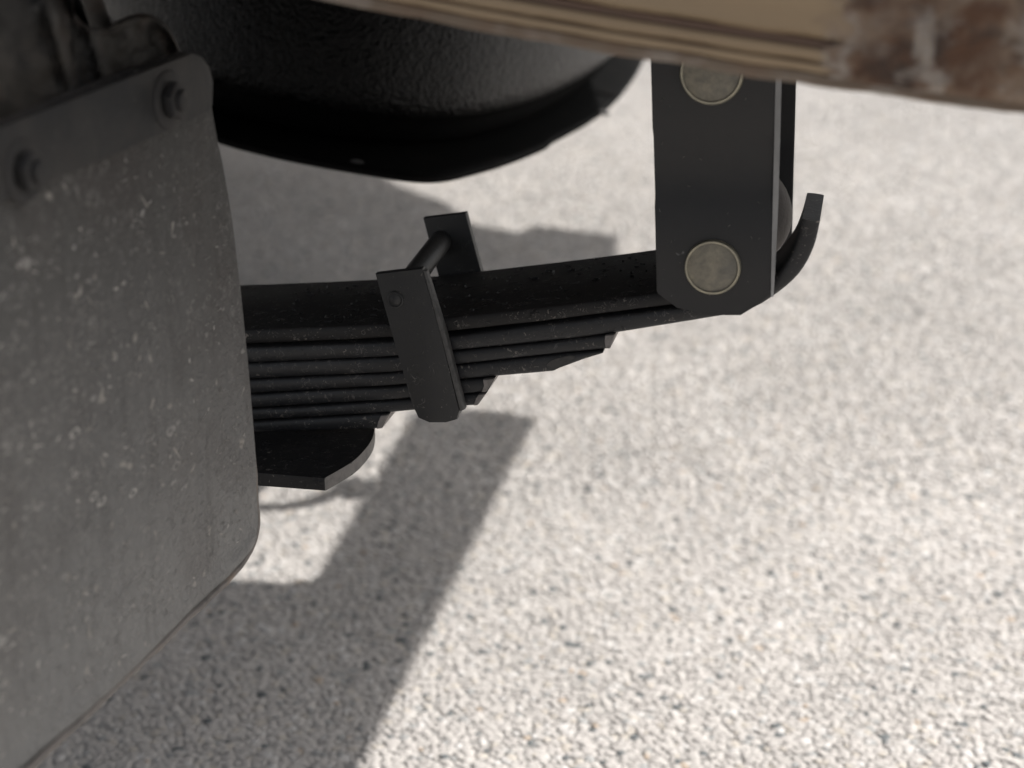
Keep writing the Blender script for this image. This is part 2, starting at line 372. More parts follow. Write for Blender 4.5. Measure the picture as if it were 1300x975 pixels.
# main leaf with its rolled eye
mt = spline([(XL, 424), (312, 419), (497, 411), (554, 405), (700, 389), (833, 372), (868, 363)], 4)
mb = spline([(XL, 442), (312, 437), (497, 429), (560, 422.5), (700, 407), (833, 390), (890, 383)], 4)
main = leaf(mt, mb, .0024, mats=[M['leaf'], M['cut']])
EYE = side(905, 338)
EYE_R, EYE_I = .0215, .0125
bm = bmesh.new(); seg = 48; ra = []
for d in (0.0, WID):
    for r in (EYE_R, EYE_I):
        ra.append([bm.verts.new(EYE + W * d + (S * math.cos(2 * math.pi * i / seg) + UP * math.sin(2 * math.pi * i / seg)) * r) for i in range(seg)])
for i in range(seg):
    j = (i + 1) % seg
    for A, Bq in ((0, 1), (2, 3), (0, 2), (1, 3)): bm.faces.new((ra[A][i], ra[A][j], ra[Bq][j], ra[Bq][i]))
finish(bm, 'spring_eye', M['leafside'], spring)
bm = cyl(EYE - W * .001, W, EYE_I - .0004, WID + .002, 40, .001)
bush = finish(bm, 'bushing', M['rubber'], spring)
# far rubber bush cheek of the eye, seen past the shackle
bm = lathe(EYE + W * (WID - .019) + UP * .006 + S * .0045, W, [(0, -.014), (.010, -.0125), (.018, -.009), (.0245, -.004), (.0285, 0), (.0300, .004), (.0308, .010), (.0300, .016), (.0270, .020), (0, .020)], 48)
finish(bm, 'bushing', M['rubber'], spring)
# second leaf, wrapping under the eye and curling up behind the shackle
l2t = [(XL, 448), (312, 442), (497, 434.5), (560, 429), (700, 411.5), (800, 399), (858, 391.5), (905, 388), (945, 379), (976, 358), (1000, 329), (1011, 304), (1018, 278)]
l2b = [(XL, 466), (312, 461), (497, 453), (560, 447), (691, 434), (782, 423), (832, 415), (900, 404), (950, 394), (985, 374), (1015, 347), (1033, 314), (1041, 281)]
leaf(spline(l2t, 8), spline(l2b, 8), .0024, w1=.060)
l3t = [(XL, 468), (312, 462.5), (497, 455), (560, 449), (691, 436), (781, 424.5)]
l3b = [(XL, 487), (312, 482), (400, 477.2), (497, 473.4), (560, 465.5), (691, 451), (770, 443.5)]
leaf(l3t, l3b + [(774, 443.5)], .0022, endf=True)
l4t = [(XL, 489), (312, 483.5), (497, 475), (560, 467.5), (691, 453), (766, 445)]
l4b = [(XL, 505), (312, 500), (497, 490), (576, 482.5), (698, 472.5), (740, 457), (765, 449)]
leaf(l4t, l4b, .0022)
l5t = [(XL, 507), (312, 502.5), (400, 497.2), (497, 492.8), (576, 485), (628, 480.5)]
l5b = [(XL, 524), (312, 518.5), (497, 508), (585, 501), (612, 498.5)]
leaf(l5t, l5b + [(618, 498)], .0022, endf=True)
l6t = [(XL, 525), (312, 520.8), (380, 517.8), (497, 510), (585, 503), (617, 500)]
l6b = [(XL, 540), (312, 534.5), (497, 524), (570, 517.5), (600, 515.5)]
leaf(l6t, l6b + [(606, 515)], .0022, endf=True)
l7t = [(XL, 541), (312, 537), (420, 530.6), (494, 526)]
l7b = [(XL, 556), (312, 550.5), (420, 547), (480, 545)]
leaf(l7t, l7b + [(484, 545)], .0022, endf=True)
# diamond-cut nose of the fourth leaf: a worn bevel face proud of the side
bm = prism([side(x, y, -.0003) for x, y in spline([(694, 464), (700, 458), (716, 453), (730, 452.5), (722, 461), (712, 466), (700, 471), (694, 464)], 3)[:-1]], W * .0008)
finish(bm, 'worn_nose', M['nose'], spring)
# cut corners of the stepped leaves: ground light painted in pale, rough, slightly proud
for out in ([(768, 426.5), (780.5, 425), (774, 442.5), (769, 442.5), (767.5, 434)],
            [(613, 482.5), (627, 481), (617, 497.5), (611, 498), (615, 490)],
            [(607, 501.5), (616, 500.5), (606, 514.5), (601, 515), (604, 507)],
            [(483, 528.5), (493, 527), (483.5, 544), (478, 544.5), (480, 536)]):
    bm = prism([side(x, y, -.0009) for x, y in out], W * .0030, .0002, 1)
    finish(bm, 'cut_corner', M['cut'], spring)
# clamp plate under the pack, standing out towards the outboard side
pz = side(400, 549.5).z - .0004
pl = Vector((0, 0, pz))
outl = [(200, 552)] + spline([(476, 541), (473, 556), (463, 571), (446, 587), (412, 607)], 10) + [(312, 599), (200, 590)]
pts = [onp(x, y, pl, UP) for x, y in outl]
bm = bmesh.new(); n_ = len(pts)
prism(pts, UP * -.0075, .0008, 2, sidemat={i: 1 for i in range(1, n_ - 3)}, bm=bm)
finish(bm, 'clamp_plate', [M['leaf'], M['nose2']], spring)
# rebound clip: near plate, far plate, strap below, bolt in a spacer tube
clip_top = side(507, 375)
def clip_plate(px, off, th, name, m):
    bm = bmesh.new(); prism([side(x, y, off) for x, y in px], W * th, .0012, 2, sidemat={1: 1}, bm=bm)
    return finish(bm, name, m, spring)
TH = .0062; OFF = .0015
near_px = [(476, 348), (536, 341), (560, 428), (583, 522), (580, 533), (566, 537), (545, 537), (531, 531), (524, 515), (499, 428)]
cp = clip_plate(near_px, -OFF - TH, TH, 'clip_plate', [M['clip'], M['clipedge']])
# the right-hand edge of the near plate is worn: a narrow chamfer strip
bm = prism([side(x, y, -OFF - TH + .0004) for x, y in ((536.5, 343), (560.5, 428), (584, 523), (590, 520), (566, 427), (541, 345))], W * (TH - .0006), .0012, 2)
finish(bm, 'clip_edge', M['clipedge'], spring)
far_px = [(px + 0.0, py) for px, py in near_px]
fw = W * (WID + 2 * OFF + TH)
bm = bmesh.new()
FSH = UP * .0045 - S * .003
far_pts = [side(x, y, -OFF - TH) + fw + FSH for x, y in near_px]
prism(far_pts, W * TH, .0012, 2, bm=bm); finish(bm, 'clip_plate', [M['clip'], M['clipedge']], spring)
bm = bmesh.new()
sp_ = [side(x, y, -OFF) for x, y in ((531, 527), (583, 519), (580, 531), (566, 535), (545, 535))]
prism(sp_, W * (WID + 2 * OFF), .0008, 1, bm=bm); finish(bm, 'clip_strap', M['clip'], spring)
tv = W * (WID + 2 * OFF - .0004) + FSH; bm = cyl(clip_top - W * (OFF - .0002), tv, .0066, tv.length, 28); finish(bm, 'spacer_tube', M['clip'], spring)
bm = lathe(clip_top - W * (OFF + TH + .0001), -W, [(.0048, -.002), (.0046, .0006), (.0040, .0010), (.0034, .0004), (.0024, .0009), (.0012, .0015), (0, .0017)], 28)
finish(bm, 'rivet', M['clip'], spring)

# ------------------------------------------------------------------ shackle
sh_root = Vector((EYE.x, EYE.y, EYE.z)) + W * (WID / 2)
sh = empty('spring_shackle', sh_root, 'satin black shackle with two round bolt heads at the right end of the leaf spring', 'shackle')
PT = .009; POFF = .0035
rows = [(-60, 823, 987.5), (92, 826.3, 984.2), (163, 828.2, 982.7), (175, 828.6, 982.4), (250, 830.7, 980.7), (262, 831.1, 980.4), (345, 833, 978.7), (372, 833.6, 978)]
dep = [0, 0, 0, .0024, .0024, 0, 0, 0]
def shackle_plate(off, parent, near):
    bm = bmesh.new(); fr = []; bk = []; sh_ = Vector() if near else S * .0045
    for (y, xl, xr), d in zip(rows, dep):
        fr.append([bm.verts.new(side(xl + (xr - xl) * k, y, -POFF - PT) + W * (off + d) + sh_) for k in (0, .5, 1)])
        bk.append([bm.verts.new(side(xl + (xr - xl) * k, y, -POFF - PT) + W * (off + PT) + sh_) for k in (0, .5, 1)])
    for F_, flip in ((fr, 0), (bk, 1)):
        for A, Bq in zip(F_, F_[1:]):
            for k in (0, 1):
                bm.faces.new((A[k], A[k + 1], Bq[k + 1], Bq[k]))
    tips = [(859, 391), (902, 400.5), (940, 400.5), (964, 386)]
    ft = [bm.verts.new(side(x, y, -POFF - PT) + W * off + sh_) for x, y in tips]; bt = [bm.verts.new(v.co + W * PT) for v in ft]
    bm.faces.new([fr[-1][0], fr[-1][1], fr[-1][2]] + ft[::-1]); bm.faces.new([bk[-1][0], bk[-1][1], bk[-1][2]] + bt[::-1])
    lf = [r[0] for r in fr] + ft + [r[2] for r in fr[::-1]]; lb = [r[0] for r in bk] + bt + [r[2] for r in bk[::-1]]
    for i in range(len(lf) - 1): bm.faces.new((lf[i], lf[i + 1], lb[i + 1], lb[i]))
    bm.faces.new((fr[0][0], fr[0][1], fr[0][2], bk[0][2], bk[0][1], bk[0][0]))
    bmesh.ops.recalc_face_normals(bm, faces=bm.faces)
    ed = [e for e in bm.edges if e.calc_face_angle(0) > R(50)]
    bmesh.ops.bevel(bm, geom=ed, offset=.0006, segments=2, affect='EDGES', clamp_overlap=True)
    return finish(bm, 'shackle_plate', M['shackle'], parent)
shackle_plate(0, sh, True)
shackle_plate(WID + 2 * POFF + PT, sh, False)
# rear-edge flange of the outboard plate, edge light painted in as pale colour
bm = bmesh.new(); A = []
for y, x0, x1 in ((-60, 988, 996), (92, 984.8, 992.5), (175, 983, 990.5), (262, 981, 988), (345, 979.2, 984.2), (377, 978.6, 982)):
    a = side(x0, y, -POFF - PT + .0006); b_ = side(x1, y, -POFF - PT + .0036); c_ = side(x1 - .5, y, -POFF - .001); d_ = side(x0, y, -POFF - .001)
    A.append([bm.verts.new(p) for p in (a, b_, c_, d_)])
for P_, Q_ in zip(A, A[1:]):
    for k in range(4): bm.faces.new((P_[k], P_[(k + 1) % 4], Q_[(k + 1) % 4], Q_[k]))
bm.faces.new(A[0]); bm.faces.new(A[-1][::-1]); finish(bm, 'plate_flange', M['flange'], sh)
def bolt_head(px, py, rr, label=None):
    c = side(px, py, -POFF - PT)
    # the washer shadow line, then the pin head with a raised rim
    bm = lathe(c, -W, [(rr * .5, -.004), (rr, -.004), (rr, .0022), (rr * .965, .0030), (rr * .90, .0030)], 56)
    o = finish(bm, 'bolt_rim', M['boltrim'], sh)
    bm = lathe(c, -W, [(rr * .90, .0030), (rr * .87, .0022), (rr * .6, .0030), (rr * .3, .0035), (0, .0037)], 56)
    h = finish(bm, 'bolt_head', M['bolt'], sh)
    bm = cyl(c + W * .004, W, .0085, PT + WID + 2 * POFF, 28); finish(bm, 'bolt_shank', M['darksteel'], sh)
bolt_head(905, 338.5, .0142)
bolt_head(904, 92, .0155)

# ------------------------------------------------------------------ mud flap, on a plane across the truck
FP = at(322, 560, .80)
def fl(x, y, off=0.0): return onp(x, y, FP + SF * off, SF)       # +off = towards the rear (the side seen)
flap_root = fl(250, 110)
flap = empty('mud_flap', flap_root, 'dusty black rubber mud flap with slanting lower edge, hanging at the left', 'mud flap')
right = spline([(238, 66), (250, 72), (259, 86), (263, 104), (272, 160), (284, 225), (299, 330), (312, 450), (322, 570), (327.3, 650)], 6)
low = spline([(327.5, 652), (327, 672), (322, 692), (310, 714), (294, 734)], 4) + [(40, 975), (-300, 1298)]
def topy(x):
    if x <= 238: return 66 + (238 - x) * .385
    return float(np.interp(x, [p[0] for p in right], [p[1] for p in right]))
lowr = low[::-1]
def lowy(x): return float(np.interp(x, [p[0] for p in lowr], [p[1] for p in lowr]))
cols = list(np.linspace(-260, 230, 60)) + list(np.linspace(238, 300, 26)) + list(np.linspace(302, 327.2, 26))
NR = 70
def flap_disp(x, y):
    d = .0012 * math.sin(x * .030 + y * .004) + .0018 * math.sin((y - 200) * .006)
    for cx_, amp, wd in ((246 + (y - 300) * .02, -.0012, 5), (272 + (y - 300) * .06, -.0014, 6), (290 + (y - 300) * .075, .0010, 8)):
        d += amp * math.exp(-((x - cx_) / wd) ** 2) * max(0, min(1, (y - 170) / 120)) * max(0, min(1, (760 - y) / 200))
    e = (x - lowy_x(y)) if False else 0
    return d
def lowy_x(y): return 0
bm = bmesh.new(); F1 = []; F2 = []
for x in cols:
    a, b_ = topy(x), lowy(x); c1 = []; c2 = []
    for r in range(NR + 1):
        y = a + (b_ - a) * (r / NR); d = flap_disp(x, y)
        # gently rolled border along the lower edge and the corner
        dd = (b_ - y)
        d += .0016 * math.exp(-((dd - 14) / 9.0) ** 2) if x < 322 else 0
        p = fl(x, y) + SF * d; c1.append(bm.verts.new(p)); c2.append(bm.verts.new(p - SF * .005))
    F1.append(c1); F2.append(c2)
for i in range(len(cols) - 1):
    for r in range(NR):
        bm.faces.new((F1[i][r], F1[i + 1][r], F1[i + 1][r + 1], F1[i][r + 1]))
        bm.faces.new((F2[i][r], F2[i][r + 1], F2[i + 1][r + 1], F2[i + 1][r]))
    f = bm.faces.new((F1[i][NR], F1[i + 1][NR], F2[i + 1][NR], F2[i][NR])); f.material_index = 1
    f = bm.faces.new((F1[i][0], F2[i][0], F2[i + 1][0], F1[i + 1][0])); f.material_index = 1 if cols[i] > 290 else 0
for r in range(NR):
    f = bm.faces.new((F1[-1][r], F2[-1][r], F2[-1][r + 1], F1[-1][r + 1])); f.material_index = 1
    f = bm.faces.new((F1[0][r], F1[0][r + 1], F2[0][r + 1], F2[0][r]))
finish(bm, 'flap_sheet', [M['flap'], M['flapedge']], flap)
# muddy bead of the lower edge
bd = [fl(x - 1.6, y - 1.2, -.0006) for x, y in low[::-1]] + [fl(x - 1.6, y, -.0006) for x, y in right[::-1][1:] if y > 575] + [fl(319, 560, -.003)]
dense = []
for p, q in zip(bd, bd[1:]):
    k_ = max(1, int((q - p).length / .004))
    for i in range(k_): dense.append(p + (q - p) * (i / k_) + Vector((noise.noise(p * 90 + Vector((i * .31, 0, 0))), noise.noise(p * 70 + Vector((0, i * .37, 5))), noise.noise(p * 60 + Vector((i * .5, 3, 5))))) * .0007)
bm = tube(dense + [bd[-1]], .0018, 8); finish(bm, 'edge_bead', M['flapedge'], flap)
# retaining strip with rounded end
st = [(-260, 66 + 498 * .385 - 1), (236, 67), (249, 72), (258, 84), (263, 104), (262, 134), (258, 141), (150, 190), (0, 252), (-260, 360)]
bm = prism([fl(x, y, .0022) for x, y in st], SF * .0032, .0008, 2); finish(bm, 'retaining_strip', M['strip'], flap)
def flap_bolt(px, py, r):
    c = fl(px, py, .0054)
    bm = lathe(c, SF, [(r * 1.5, -.001), (r * 1.5, .0004), (r * 1.4, .0010), (r * .9, .0010)], 36); finish(bm, 'washer', M['strip'], flap)
    u = UP; v = SF.cross(u); hexp = [c + SF * .0016 + (u * math.cos(i * math.pi / 3 + .2) + v * math.sin(i * math.pi / 3 + .2)) * r for i in range(6)]
    bm = prism(hexp, SF * .0042, .0008, 2); finish(bm, 'nut', M['strip'], flap)
    bm = cyl(c + SF * .005, SF, r * .55, .0032, 20, .0008); finish(bm, 'bolt_end', M['strip'], flap)
flap_bolt(214, 127, .0085); flap_bolt(30, 217, .0080)

# ------------------------------------------------------------------ grimy fender edge above the flap
fen_top = spline([(-260, -60), (60, -60), (84, -8), (92, 12), (104, 28), (122, 35), (136, 33), (158, 22), (178, 17), (196, 20), (212, 32), (222, 48), (230, 68)], 6)
fcols = [p for p in fen_top]
fen = fl(100, 60, -.012)
bm = bmesh.new(); C1 = []; C2 = []
xs_ = list(np.linspace(-260, 60, 34)) + list(np.linspace(64, 230, 50))
def fty(x): return float(np.interp(x, [p[0] for p in fen_top], [p[1] for p in fen_top]))
for x in xs_:
    a = fty(x); b_ = 66 + (238 - x) * .385 + 14; c1 = []; c2 = []
    for r in range(27):
        y = a + (b_ - a) * r / 26
        q = Vector((x * .028, y * .028, 2.0)); nn = noise.noise(q) + .6 * noise.noise(q * 2.3) + .3 * noise.noise(q * 5)
        rib = .006 * math.exp(-((y - a - 6) / 5.0) ** 2)
        d = -.014 + nn * .003 + rib * .6 + .006 * math.exp(-((x - 75 - (y - 60) * .3) / 9.0) ** 2) + .005 * math.exp(-((x - 120 - (y - 60) * .3) / 7.0) ** 2)
        p = fl(x, y, d); c1.append(bm.verts.new(p)); c2.append(bm.verts.new(fl(x, y, -.024)))
    C1.append(c1); C2.append(c2)
for i in range(len(xs_) - 1):
    for r in range(26):
        bm.faces.new((C1[i][r], C1[i + 1][r], C1[i + 1][r + 1], C1[i][r + 1])); bm.faces.new((C2[i][r], C2[i][r + 1], C2[i + 1][r + 1], C2[i + 1][r]))
    bm.faces.new((C1[i][0], C2[i][0], C2[i + 1][0], C1[i + 1][0])); bm.faces.new((C1[i][26], C1[i + 1][26], C2[i + 1][26], C2[i][26]))
for r in range(26):
    bm.faces.new((C1[-1][r], C2[-1][r], C2[-1][r + 1], C1[-1][r + 1])); bm.faces.new((C1[0][r], C1[0][r + 1], C2[0][r + 1], C2[0][r]))
f_e = empty('fender_bracket', fen, 'grimy crumpled dark steel bracket with a wavy upper edge above the mud flap', 'bracket')
finish(bm, 'bracket_sheet', M['fender'], f_e)
bm = tube([fl(x, y, -.03) for x, y in ((108, -60), (116, -5), (124, 20), (134, 48))], .0045, 12); finish(bm, 'stay_rod', M['fender'], f_e)

# ------------------------------------------------------------------ dried mud specks: short curled crusts and small rings standing on the surfaces
def specks(name, n_, place, nrm, hdir, vdir, parent, m, lmin, lmax, wd, stretch=1.0, ring=.08, hgt=.0003):
    bm = bmesh.new()
    for _ in range(n_):
        q = place()
        if q is None: continue
        p, k_ = q; Ls = random.uniform(lmin, lmax) * k_; a0 = random.uniform(0, 6.283); closed_ = random.random() < ring
        n2 = 9 if closed_ else 5; curv = random.uniform(-2.6, 2.6); u = v = 0.0; path = []
        for i in range(n2):
            if closed_:
                an = 6.283 * i / (n2 - 1) * random.uniform(.86, 1.0); path.append((math.cos(a0 + an) * Ls * .42 * random.uniform(.85, 1.15), math.sin(a0 + an) * Ls * .42 * random.uniform(.8, 1.1)))
            else:
                path.append((u, v)); an = a0 + curv * i / n2; u += math.cos(an) * Ls / n2; v += math.sin(an) * Ls / n2
        prev = None; w0 = wd * random.uniform(.6, 1.5) * math.sqrt(k_)
        for i, (u, v) in enumerate(path):
            x2, y2 = path[min(i + 1, n2 - 1)]; x1, y1 = path[max(i - 1, 0)]; dx, dy = x2 - x1, y2 - y1; dl = math.hypot(dx, dy) or 1; ww = w0 * (random.uniform(.5, 1.1) if (closed_ or 0 < i < n2 - 1) else .15)
            P = lambda a, b, h: p + hdir * ((u + a) * stretch) + vdir * (v + b) + nrm * h
            cur = [bm.verts.new(P(-dy / dl * ww, dx / dl * ww, 0)), bm.verts.new(P(0, 0, hgt)), bm.verts.new(P(dy / dl * ww, -dx / dl * ww, 0))]
            if prev:
                for k in (0, 1): bm.faces.new((prev[k], prev[k + 1], cur[k + 1], cur[k]))
            prev = cur
    o = finish(bm, name, m, parent); o['kind'] = 'stuff'; return o
M['mud'] = mat('pale_dried_mud', (.27, .255, .235), .9, spec=.1, blotch=[(70, .4, .6, (.17, .16, .15), .8)])
M['mud4'] = mat('pale_splash_mud', (.46, .44, .41), .9, spec=.1)
M['mud3'] = mat('light_dried_mud', (.31, .30, .285), .9, spec=.1, blotch=[(90, .4, .6, (.22, .21, .20), .8)])
M['mud2'] = mat('grey_dried_mud', (.15, .143, .135), .9, spec=.1, blotch=[(90, .4, .6, (.08, .077, .074), .8)])
def on_flap(lo, hi, clump):
    def f():
        for _ in range(20):
            x = random.uniform(-60, 322); y = random.uniform(170, 975)
            if y > lowy(x) - 10 or x > 326 or y < topy(x) + 80: continue
            d = (.15 + .85 * max(0, min(1, (y - 250) / 350))) if clump else 1.0
            nn = .5 + .9 * noise.noise(Vector((x * .018, y * .014, 3.3)))
            if random.random() > d * (nn if clump else 1): continue
            return fl(x, y) + SF * (flap_disp(x, y) + .0001), lo + (hi - lo) * (x < 200)
        return None
    return f
specks('mud_specks', 2600, on_flap(1, 1.3, True), SF, Vector((-SF.y, SF.x, 0)), UP, flap, M['mud3'], .0008, .0034, .00022, 1.8, .04, .0002)
specks('mud_specks', 170, on_flap(1, 1.2, True), SF, Vector((-SF.y, SF.x, 0)), UP, flap, M['mud4'], .0010, .0035, .00030, 1.9, .08)
specks('mud_splashes', 45, on_flap(1, 1.1, False), SF, Vector((-SF.y, SF.x, 0)), UP, flap, M['mud3'], .0012, .0044, .0010, 1.9, .16, .0003)
def on_spring():
    for _ in range(30):
        x = random.uniform(312, 800)
        if x > 500 and random.random() < .55: continue
        t_, b_ = (lv(x, l2t), lv(x, l2b))
        band = random.choice([(lv(x, mt), lv(x, mb)), (t_, b_)] + ([(lv(x, l3t), lv(x, l3b)), (lv(x, l4t), lv(x, l4b))] if x < 680 else []) + ([(lv(x, l5t), lv(x, l5b)), (lv(x, l6t), lv(x, l6b))] if x < 590 else []) + ([(lv(x, l7t), lv(x, l7b))] if x < 470 else []))
        y = random.uniform(band[0] + 5, band[1] - 4)
        return side(x, y, -.00005), 1
    return None
specks('mud_specks', 260, on_spring, -W, S, UP, spring, M['mud2'], .0008, .0032, .00017, 1.0, .06, .0002)
specks('mud_specks', 60, on_spring, -W, S, UP, spring, M['mud'], .0006, .0020, .00016, 1.0, .05, .0002)
def on_clip():
    y = random.uniform(355, 528); x0 = 476 + (y - 348) * .285; return side(random.uniform(x0 + 6, x0 + 52), y, -OFF - TH - .00005), 1
specks('mud_specks', 34, on_clip, -W, S, UP, spring, M['mud2'], .0006, .0028, .00015, 1.0, .1, .0002)
def on_plate():
    return side(random.uniform(838, 972), random.uniform(110, 385), -POFF - PT - .0001), 1
specks('mud_specks', 26, on_plate, -W, S, UP, sh, M['mud2'], .0006, .0030, .00022, 1.0, .0, .0002)
TOPN = (UP + S * -.19).normalized()
def on_top():
    x = random.uniform(318, 820); return side(x, lv(x, mt)) + W * random.uniform(.006, WID - .006) + UP * .0001, 1
specks('paint_crusts', 130, on_top, UP, S, W, spring, M['leaf'], .0015, .0052, .0008, 1.0, .15, .0008)

# ------------------------------------------------------------------ black tank behind the spring
rim_px = spline([(60, 20), (120, 92), (190, 143), (262, 177), (330, 197), (400, 212), (470, 224), (525, 232), (565, 231.5), (605, 222), (645, 210), (690, 192), (704, 182), (748, 158), (778, 134), (800, 108), (816, 80), (828, 45)], 6)
rn = (UP + Vector((.16, 0, 0))).normalized()          # the tank leans a little
PL = at(545, 233, 1.13)
def closed(px):
    near = [onp(x, y, PL, rn) for x, y in px]; c_ = (near[0] + near[-1]) * .5
    u = (near[-1] - near[0]); ln = u.length; u.normalize(); v = rn.cross(u)
    if v.y < 0: v = -v
    # the far half is a plain half ellipse
    return near + [c_ + u * (ln / 2 * math.cos(math.pi * k / 40)) + v * (ln * .42 * math.sin(math.pi * k / 40)) for k in range(1, 40)]
loop = closed(rim_px)
shell_px = spline([(60, 15), (120, 84), (190, 134), (262, 168), (330, 188), (430, 208), (520, 214), (600, 207), (680, 182), (740, 148), (785, 108), (812, 60), (822, 40)], 6)
loop2 = closed(shell_px)
def ringof(lp_, s, h):
    c_ = sum(lp_, Vector()) / len(lp_); return [c_ + (p - c_) * s + rn * h for p in lp_]
def loft(rings, name, m, parent, cap0=True, cap1=True):
    bm = bmesh.new(); V_ = [[bm.verts.new(p) for p in r] for r in rings]; n_ = len(rings[0])
    for A, Bq in zip(V_, V_[1:]):
        for i in range(n_):
            j = (i + 1) % n_; bm.faces.new((A[i], A[j], Bq[j], Bq[i]))
    if cap0: bm.faces.new(V_[0][::-1])
    if cap1: bm.faces.new(V_[-1])
    return finish(bm, name, m, parent)
ctr = sum(loop, Vector()) / len(loop)
tank = empty('tank', ctr.copy(), 'large rounded textured black tank with a flanged lower rim, above and behind the spring', 'tank')
loft([ringof(loop, s_, h_) for s_, h_ in ((.80, -.006), (.95, -.004), (.99, -.001), (1.0, .001), (1.0, .004), (.992, .006), (.97, .0065), (.93, .007))], 'rim_flange', M['rim'], tank)
loft([ringof(loop2, s_, h_) for s_, h_ in ((.86, .0065), (.90, .0075), (.915, .012), (.925, .022), (.94, .030), (.962, .034))], 'undercut_seam', M['rim'], tank, True, False)
loft([ringof(loop2, s_, h_) for s_, h_ in ((.962, .034), (.975, .038), (.985, .046), (.988, .060), (.985, .08), (.975, .11), (.955, .145), (.92, .18), (.86, .205), (.6, .225))], 'tank_shell', M['tank'], tank, False)
for (x, y) in ((765, 150), (452, 216)):
    c = onp(x, y, PL, rn) + rn * .004; bm = lathe(c, rn, [(.006, 0), (.006, .002), (.004, .0032), (0, .0034)], 16); finish(bm, 'rim_bolt', M['clipedge'], tank)

# ------------------------------------------------------------------ timber side beam near the camera, and unseen sheets added overhead for shade
a0 = at(400, 0, .60); a1 = at(1300, 148, .56)
bx_ = (a1 - a0).normalized()
bo = at(820, 77.5, .582); fnorm = (Vector((0, -1, 0)) - bx_ * Vector((0, -1, 0)).dot(bx_)).normalized(); bu = fnorm.cross(bx_); bu = bu if bu.z > 0 else -bu
beam = bpy.data.objects.new('timber_beam', None); COL.objects.link(beam)
from mathutils import Matrix
beam.matrix_world = Matrix(((bx_.x, -fnorm.x, bu.x, bo.x), (bx_.y, -fnorm.y, bu.y, bo.y), (bx_.z, -fnorm.z, bu.z, bo.z), (0, 0, 0, 1)))
tag(beam, 'blurred tan timber body beam with brown stripes and a rust-stained end, crossing the top', 'beam')
def bpart(name, x0, x1, y0, y1, z0, z1, m, bev=.0015, wav=0.0):
    bm = bmesh.new(); nx = max(2, int((x1 - x0) / .006)); 
    secs = []
    for i in range(nx + 1):
        x = x0 + (x1 - x0) * i / nx; dz = wav * noise.noise(Vector((x * 40, z0 * 10, 0))) + wav * .6 * noise.noise(Vector((x * 120, z0 * 10, 7)))
        dy = wav * .8 * noise.noise(Vector((x * 60, z0 * 30, 3)))
        q = [(y0 + bev + dy, z0 + dz), (y1, z0 + dz), (y1, z1), (y0 + bev + dy, z1), (y0 + dy, z1 - bev), (y0 + dy, z0 + bev + dz)]
        q = [(yy, zz + .0023 * (x / .13) ** 2) for yy, zz in q]      # the beam sags a little
        secs.append([bm.verts.new((x, yy, zz)) for yy, zz in q])
    for A, Bq in zip(secs, secs[1:]):
        for k in range(6): bm.faces.new((A[k], A[(k + 1) % 6], Bq[(k + 1) % 6], Bq[k]))
    bm.faces.new(secs[0]); bm.faces.new(secs[-1][::-1])
    bmesh.ops.recalc_face_normals(bm, faces=bm.faces); me = bpy.data.meshes.new(name); bm.to_mesh(me); bm.free()
    o = bpy.data.objects.new(name, me); COL.objects.link(o); me.materials.append(m)
    me.polygons.foreach_set('use_smooth', [True] * len(me.polygons)); me.set_sharp_from_angle(angle=R(30)); o.parent = beam
    return o
BX0, BX1 = -.30, .22
bpart('lower_lip', BX0, BX1, .003, .040, .0, .0052, M['lip'], .0012, .0008)
bpart('lower_board', BX0, BX1, .000, .040, .0054, .0082, M['wood'], .0006, .0006)
bpart('groove_strip', BX0, .066, .0022, .038, .0083, .0091, M['stripe'], .0002, .0)
bpart('middle_board', BX0, BX1, .000, .040, .0092, .0135, M['wood'], .0010, .0006)
bpart('groove_strip', BX0, .066, .003, .038, .0137, .0168, M['stripe'], .0003, .0)
bpart('groove_strip', .0665, BX1, .0022, .038, .0137, .0172, M['wood'], .0006, .0012)
# the rotten, rust-stained end: a lumpy skin standing a little proud of the boards
bm = bmesh.new(); gv = []
NXg, NZg = 110, 44
for i in range(NXg + 1):
    x = .064 + (BX1 - .064) * i / NXg; col_ = []
    for j in range(NZg + 1):
        z = .0040 + .056 * j / NZg; q = Vector((x * 38, z * 95, 4.0))
        d = .0022 * noise.noise(q) + .0014 * noise.noise(q * 2.4) + .0008 * noise.noise(q * 5.5)
        ed_ = min(1.0, i / 12, (j + .3) / 3); xx = x + (.016 * noise.noise(Vector((z * 70, 2, 2))) + .006 * noise.noise(Vector((z * 260, 5, 2)))) * max(0, 1 - i / 14)
        col_.append(bm.verts.new((xx, .0006 - (.0026 + d) * ed_, z + .0023 * (x / .13) ** 2)))
    gv.append(col_)
for i in range(NXg):
    for j in range(NZg): bm.faces.new((gv[i][j], gv[i + 1][j], gv[i + 1][j + 1], gv[i][j + 1]))
bmesh.ops.recalc_face_normals(bm, faces=bm.faces); me = bpy.data.meshes.new('rusty_end'); bm.to_mesh(me); bm.free()
me.polygons.foreach_set('use_smooth', [True] * len(me.polygons)); me.materials.append(M['rusty'])
o = bpy.data.objects.new('rusty_end', me); COL.objects.link(o); o.parent = beam; o['label'] = 'rust-stained rotten end of the beam'
bpart('upper_board', BX0, BX1, .0, .040, .0174, .034, M['wood'], .0015, .0006)
bpart('groove_strip', BX0, .069, .003, .038, .0342, .0362, M['stripe'], .0003, .0)
bpart('top_board', BX0, BX1, .0, .040, .0364, .10, M['wood'], .0015, .0006)

